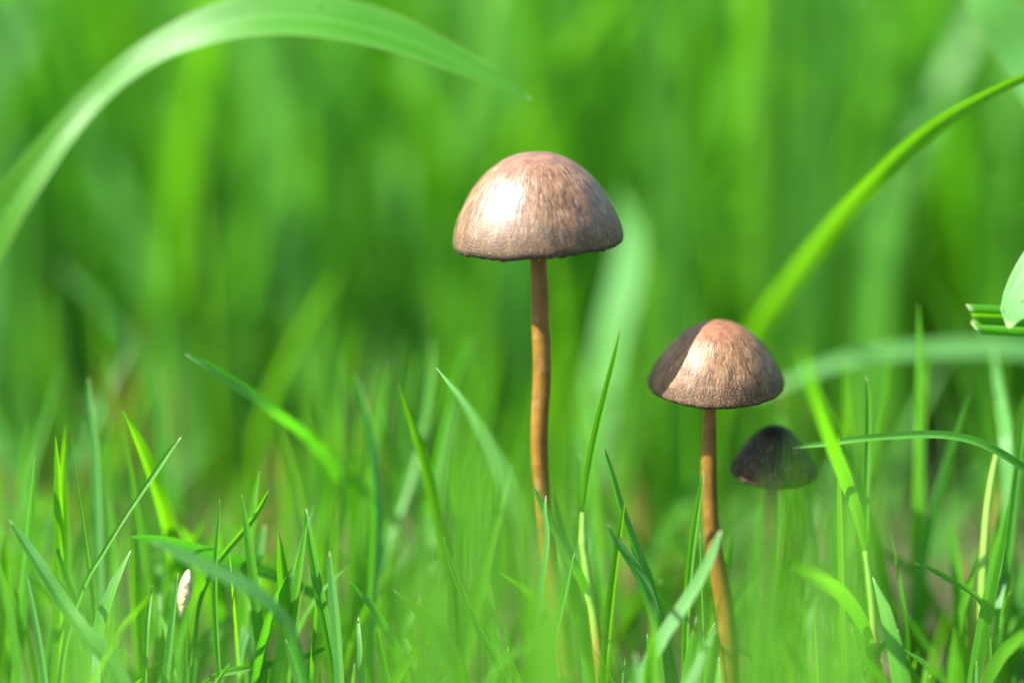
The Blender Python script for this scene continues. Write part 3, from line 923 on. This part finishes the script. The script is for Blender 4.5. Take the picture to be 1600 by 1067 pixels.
# blurred single blades farther back
B('blurred pale leaf standing behind the rim of the tall mushroom cap', [(968, 300), (986, 350), (985, 400), (974, 456), (958, 520), (944, 600), (936, 700), (932, 820), (930, 940)], [8, 34, 46, 50, 50, 48, 46, 42, 36],
  dd=.36, roll=0.62, fold=0.12, tint=0.0)
B('tall blurred yellow green leaf rising behind the gap between mushrooms', [(1004, -120), (1010, 0), (1022, 120), (1036, 230), (1046, 330), (1050, 430), (1046, 540), (1040, 700), (1036, 860)], [26, 36, 40, 42, 44, 46, 46, 44, 40],
  dd=.40, roll=-0.5, fold=0.15, tint=1.0)
B('bright blurred leaf low behind the shorter mushroom stem', [(1054, 560), (1050, 620), (1042, 690), (1034, 760), (1026, 840)], [12, 30, 36, 36, 32], dd=.45, roll=-0.5, fold=0.2, tint=1.0)
B('blurred leaf going from dark to yellow behind the short mushroom stem',
  [(1112, 722), (1084, 762), (1056, 800), (1030, 838), (1010, 884), (996, 940), (988, 1010)], [6, 20, 24, 25, 26, 26, 24], dd=.2, roll=0.1, twist=-0.7, fold=0.25, tint=0.7)
B('pale blurred leaf lying flat behind the arching thin blade',
  [(1180, 622), (1232, 598), (1296, 572), (1366, 555), (1440, 548), (1520, 545), (1600, 548), (1690, 570), (1760, 640), (1790, 780), (1795, 950)], [6, 13, 18, 21, 24, 26, 27, 27, 26, 25, 24], dd=.28, roll=-0.85, fold=0.15, tint=0.0, seg=50)
B('blurred upright blade tip behind the shorter mushroom cap', [(1185, 346), (1184, 390), (1182, 450), (1180, 530), (1180, 660)], [8, 16, 19, 20, 20], dd=.48, roll=-0.3, fold=0.25, tint=0.7)
B('blurred wide yellow leaf curving down above the tall mushroom',
  [(1010, -60), (962, 0), (912, 66), (866, 132), (826, 196), (796, 262), (776, 360), (766, 500), (762, 700)], [24, 36, 42, 46, 48, 48, 46, 42, 38], dd=.46, roll=-0.45, fold=0.15, tint=0.95)
B('blurred bright upright leaf high behind the short mushroom', [(1206, -140), (1200, 0), (1198, 130), (1196, 240), (1194, 380), (1194, 560)], [34, 44, 48, 50, 50, 46], dd=.48, roll=-0.5, fold=0.15, tint=1.0)
B('blurred wide yellow green leaf behind the long bowing leaf', [(1300, -140), (1292, 0), (1280, 130), (1270, 250), (1262, 380), (1256, 560)], [40, 54, 60, 62, 62, 56], dd=.50, roll=-0.5, fold=0.15, tint=0.9)
B('blurred pale leaf slanting down above the long bowing leaf', [(1570, -90), (1528, 10), (1486, 90), (1446, 168), (1410, 244), (1380, 340), (1362, 480)], [30, 44, 50, 52, 52, 48, 44], dd=.55, roll=0.35, fold=0.15, tint=0.5)
B('blurred pale leaf tip in the corner behind the broad arching leaf', [(86, -120), (48, -40), (20, 40), (0, 110), (-20, 200), (-36, 340), (-44, 560)], [20, 44, 52, 54, 54, 50, 46], dd=.7, roll=0.5, fold=0.15, tint=0.1)

# blades standing well in front of the mushrooms, strongly blurred
fg = random.Random(21)
for q, (xx, yy, ww_) in enumerate(((1256, 668, 14), (1226, 700, 8))):
    B('strongly blurred yellow green blade standing in front of the small dark mushroom', [(xx, yy), (xx - 8, yy + 110), (xx - 22, yy + 260), (xx - 40, yy + 460), (xx - 50, yy + 700)], [ww_ * .5, ww_, ww_ * 1.1, ww_, ww_],
      dd=-0.50 - 0.1 * q, roll=-0.45, fold=0.2, tint=0.95, seg=18, group='blurred blades in front of the mushrooms')
for x0, y0, n in ((140, 890, 2), (200, 880, 2), (280, 950, 2), (640, 850, 3), (735, 690, 3), (800, 790, 4), (590, 960, 2), (1203, 785, 3), (690, 900, 3), (620, 980, 2), (852, 800, 4), (868, 880, 3), (1150, 900, 2),
                  (1330, 800, 3), (1180, 890, 3), (1280, 930, 3), (1570, 900, 2), (50, 980, 2), (1090, 1000, 2)):
    for i in range(n):
        z = -fg.uniform(0.42, 0.95)
        x = x0 + fg.gauss(0, 24 if n > 1 else 4)
        y = y0 + fg.gauss(0, 36 if n > 1 else 8)
        ln = fg.uniform(-60, 60)
        w = fg.uniform(14, 22)
        B('strongly blurred grass blade standing in front of the mushrooms',
          [(x, y), (x + ln * .2, y + 120), (x + ln * .5, y + 280), (x + ln * .8, y + 480), (x + ln, y + 700)], [w * .4, w, w * 1.1, w * 1.1, w],
          dd=z, roll=fg.choice((-0.6, -0.4, 0.5, 0.7)), fold=0.25, tint=fg.uniform(0.6, 1.0), seg=18, group='blurred blades in front of the mushrooms')


# ------------------------------------------------------------------ lawn: countable blurred blades just behind, the mass beyond
def free_blade(rg, h, w, lean, az, face, n=9, across=(-1, 0, 1), fold=0.35, droop=1.0):
    """Blade standing at the origin: returns verts, uv (n x m grid), tip first."""
    t = np.linspace(1, 0, n)
    bend = lean * h
    C = np.zeros((n, 3))
    C[:, 0] = math.cos(az) * bend * t ** 2
    C[:, 1] = math.sin(az) * bend * t ** 2
    C[:, 2] = h * (t - droop * 0.35 * lean * t ** 3) - 0.02
    prof = np.interp(t, [0, 0.15, 0.5, 0.8, 0.95, 1.0], [0.7, 0.9, 1.0, 0.75, 0.3, 0.05]) * w
    ac = np.array(across, dtype=float)
    N0 = np.tile(np.array([math.cos(face), math.sin(face), 0.0]), (n, 1))
    return ribbon(C, prof, N0, fold, 0.0, ac)


lr = random.Random(77)
PROTO, PTINT, PLEAN = [], {}, {}
for i in range(18):
    ln = lr.uniform(0.03, 0.28)
    v, f, uv = free_blade(lr, 1.0, lr.uniform(0.022, 0.036), ln, lr.uniform(0, 6.28), lr.uniform(0, 6.28), n=16, across=(-1, -.5, -.06, .06, .5, 1))
    me = bpy.data.meshes.new('lawn_blade')
    me.from_pydata(v.tolist(), [], f)
    lay = me.uv_layers.new(name='UVMap')
    li = np.empty(len(me.loops), dtype=np.int32)
    me.loops.foreach_get('vertex_index', li)
    lay.data.foreach_set('uv', uv.astype(np.float32)[li].ravel())
    a = me.attributes.new('tint', 'FLOAT', 'POINT')
    a.data.foreach_set('value', np.full(len(v), 0.25 + 0.75 * (i % 6) / 5, dtype=np.float32))
    me.polygons.foreach_set('use_smooth', [True] * len(me.polygons))
    me.materials.append(LEAF)
    PROTO.append(me)
    PTINT[me.name], PLEAN[me.name] = 0.25 + 0.75 * (i % 6) / 5, ln

def shade_word(me, o):
    t = PTINT[me.name]
    return 'grass green' if t < 0.5 else ('bright green' if t < 0.76 else 'yellow green')


def lean_word(me):
    return 'upright' if PLEAN[me.name] < 0.15 else 'leaning'


UPRIGHT = sorted(PROTO, key=lambda m: PLEAN[m.name])[:8]
for i in range(150):                 # fine blades among and just behind the traced ones
    y = 0.10 + 0.60 * lr.random() if i < 105 else lr.uniform(-0.09, 0.12)
    x = lr.uniform(-0.64, 0.64) * (D + y) / D
    if i >= 105 and (abs(x - at(288, 920).x) < 0.035 or abs(x - at(1210, 700).x) < 0.05):
        x += 0.09
    me = lr.choice(PROTO if i < 105 else UPRIGHT)
    o = bpy.data.objects.new('grass_leaf', me)
    COL.objects.link(o)
    o.location = (x, y, 0)
    k = lr.uniform(0.36, 0.66)
    o.scale = (k, k, lr.uniform(0.22, 0.52) if i < 105 else lr.uniform(0.16, 0.40))
    o.rotation_euler = (lr.gauss(0, 0.07), lr.gauss(0, 0.12), lr.uniform(0, 6.28))
    w = shade_word(me, o) + ' ' + lean_word(me)
    tag(o, 'fine ' + w + ' blade of the low turf round the mushroom stems', 'grass blade', 'fine ' + w + ' blades of the low turf')

for i in range(85):                  # taller lawn
    y = 0.65 + 1.5 * lr.random() ** 0.8
    x = lr.uniform(-0.66, 0.66) * (D + y) / D
    me = lr.choice(PROTO)
    o = bpy.data.objects.new('grass_leaf', me)
    COL.objects.link(o)
    o.location = (x, y, 0)
    k = lr.uniform(0.7, 1.05)
    o.scale = (k, k, lr.uniform(0.55, 1.35) * (1.0 if y < 1.1 else 1.2))
    o.rotation_euler = (lr.gauss(0, 0.05), lr.gauss(0, 0.09), lr.uniform(0, 6.28))
    w = shade_word(me, o) + ' ' + lean_word(me)
    tag(o, 'softly blurred ' + w + ' blade of the taller lawn close behind the mushrooms', 'grass blade', 'blurred ' + w + ' blades of the taller lawn')


def lawn_mass(name, label, spots, seed, mat=LEAF_FAR, lean=(0.05, 0.4)):
    rg = random.Random(seed)
    VV, FF, UU, TT = [], [], [], []
    base = 0
    for (x, y, h, w) in spots:
        v, f, uv = free_blade(rg, h, w, rg.uniform(*lean), rg.uniform(0, 6.28), rg.uniform(0, 6.28), n=7, droop=1.0)
        v = v + np.array([x, y, 0.0])
        VV.append(v)
        FF.extend([tuple(base + i for i in q) for q in f])
        UU.append(uv)
        TT.append(np.full(len(v), 0.28 + 0.72 * rg.random() if rg.random() > 0.08 else 0.1, dtype=np.float32))
        base += len(v)
    o = mesh_obj(name, np.concatenate(VV), FF, mat, np.concatenate(UU), np.concatenate(TT))
    o['kind'] = 'stuff'
    o['label'] = label
    return o


sp = []
for i in range(800):                 # short undergrowth round the mushrooms
    sp.append((lr.uniform(-1.3, 1.3), lr.uniform(-0.5, 0.7), lr.uniform(0.10, 0.28), lr.uniform(0.012, 0.022)))
for i in range(500):                 # beyond the picture to either side and in front
    x = lr.uniform(0.85, 3.0) * lr.choice((-1, 1))
    sp.append((x, lr.uniform(-1.2, 1.0), lr.uniform(0.3, 0.8) * (0.5 if x < 0 else 1.0), lr.uniform(0.018, 0.035)))
lawn_mass('grass', 'short dense undergrowth of fine grass round the mushrooms', sp, 3, LEAF, (0.05, 0.6))
def clumpy(x, y, f, seed, cut):
    return noise.noise(Vector((x * f, y * f * 0.6, seed))) > cut


sp = []
while len(sp) < 1000:
    y = lr.uniform(1.1, 3.4)
    x = lr.uniform(-1, 1) * (1.1 + 0.35 * y)
    if clumpy(x, y, 2.6, 1.5, -0.3):
        sp.append((x, y, lr.uniform(0.50, 1.60), lr.uniform(0.025, 0.05)))
lawn_mass('grass', 'blurred green lawn stretching away behind the mushrooms', sp, 4, LEAF, (0.03, 0.5))
sp = []
while len(sp) < 4200:
    y = 3.0 + 26 * lr.random() ** 1.6
    x = lr.uniform(-1, 1) * (1.6 + 0.42 * y)
    k = min(1.0, 0.40 + (y - 3.0) / 3.0)
    if clumpy(x, y, 1.1, 7.5, -0.3):
        sp.append((x, y, lr.uniform(1.0, 2.7) * k, lr.uniform(0.06, 0.15) * min(1, 0.45 + k * .55)))
lawn_mass('grass', 'tall meadow grass blurred into bands of green far behind', sp, 5)


# ------------------------------------------------------------------ cream cocoon on a blade
def cocoon():
    top, bot = at(295, 890, -0.015), at(283, 965, -0.015)
    ax = (top - bot)
    Lh = ax.length
    n, m = 30, 24
    V, F = [], []
    z = ax.normalized()
    x = z.cross(Vector((0, 1, 0))).normalized()
    y = z.cross(x)
    for i in range(n):
        t = i / (n - 1)
        r = 11.2 * PX * D * (max(0.0, math.sin(math.pi * min(1, t * 0.98 + 0.01)))) ** 0.55 * (0.86 + 0.22 * t if t < .8 else 1.036 - (t - .8) * .5)
        for j in range(m):
            a = 2 * math.pi * j / m
            k = 1 + 0.10 * noise.noise(Vector((math.cos(a) * 2, math.sin(a) * 2, t * 9))) + 0.06 * noise.noise(Vector((math.cos(a) * 6, math.sin(a) * 6, t * 26)))
            V.append(bot + z * (Lh * t) + (x * math.cos(a) + y * math.sin(a)) * r * k)
    for i in range(n - 1):
        for j in range(m):
            p, q = i * m + j, i * m + (j + 1) % m
            F.append((p, q, q + m, p + m))
    F.append(tuple(range(m - 1, -1, -1)))
    F.append(tuple((n - 1) * m + j for j in range(m)))
    o = mesh_obj('cocoon', V, F, COCOON, loc=bot)
    tag(o, 'small cream wrinkled insect cocoon clinging to a grass blade', 'cocoon')


cocoon()

# dry leaves in the thatch
DRY_PROTO = []
for me in PROTO[:3]:
    q = me.copy()
    q.materials.clear()
    q.materials.append(DRY)
    DRY_PROTO.append(q)
for i in range(16):
    y = lr.uniform(0.15, 1.3)
    o = bpy.data.objects.new('dry_leaf', lr.choice(DRY_PROTO))
    COL.objects.link(o)
    o.location = (lr.uniform(-0.62, 0.62) * (D + y) / D, y, 0)
    k = lr.uniform(0.5, 0.8)
    o.scale = (k, k, lr.uniform(0.18, 0.42))
    o.rotation_euler = (lr.gauss(0, 0.3), lr.gauss(0, 0.4), lr.uniform(0, 6.28))
    tag(o, 'thin straw coloured dry blade tilted among the green turf', 'dry leaf', 'straw coloured blades in the turf')
for lab, pts, w, z in (('buff dry leaf scrap behind the foot of the upright shoot', [(1506, 880), (1512, 930), (1516, 980), (1516, 1030), (1510, 1075)], [10, 26, 34, 32, 20], .22),
                       ('brown dry blade standing behind the upright shoot', [(1552, 760), (1558, 820), (1562, 890), (1562, 980)], [6, 12, 14, 14], .26),
                       ('orange dry blade low behind the blurred yellow blade', [(424, 700), (426, 750), (424, 810), (420, 900)], [8, 16, 20, 20], .5)):
    leaf('dry_leaf', lab, pts, w, dd=z, roll=0.4, fold=0.25, mat=DRY, tint=0.5, cat='dry leaf', group='dry leaves in the lawn')
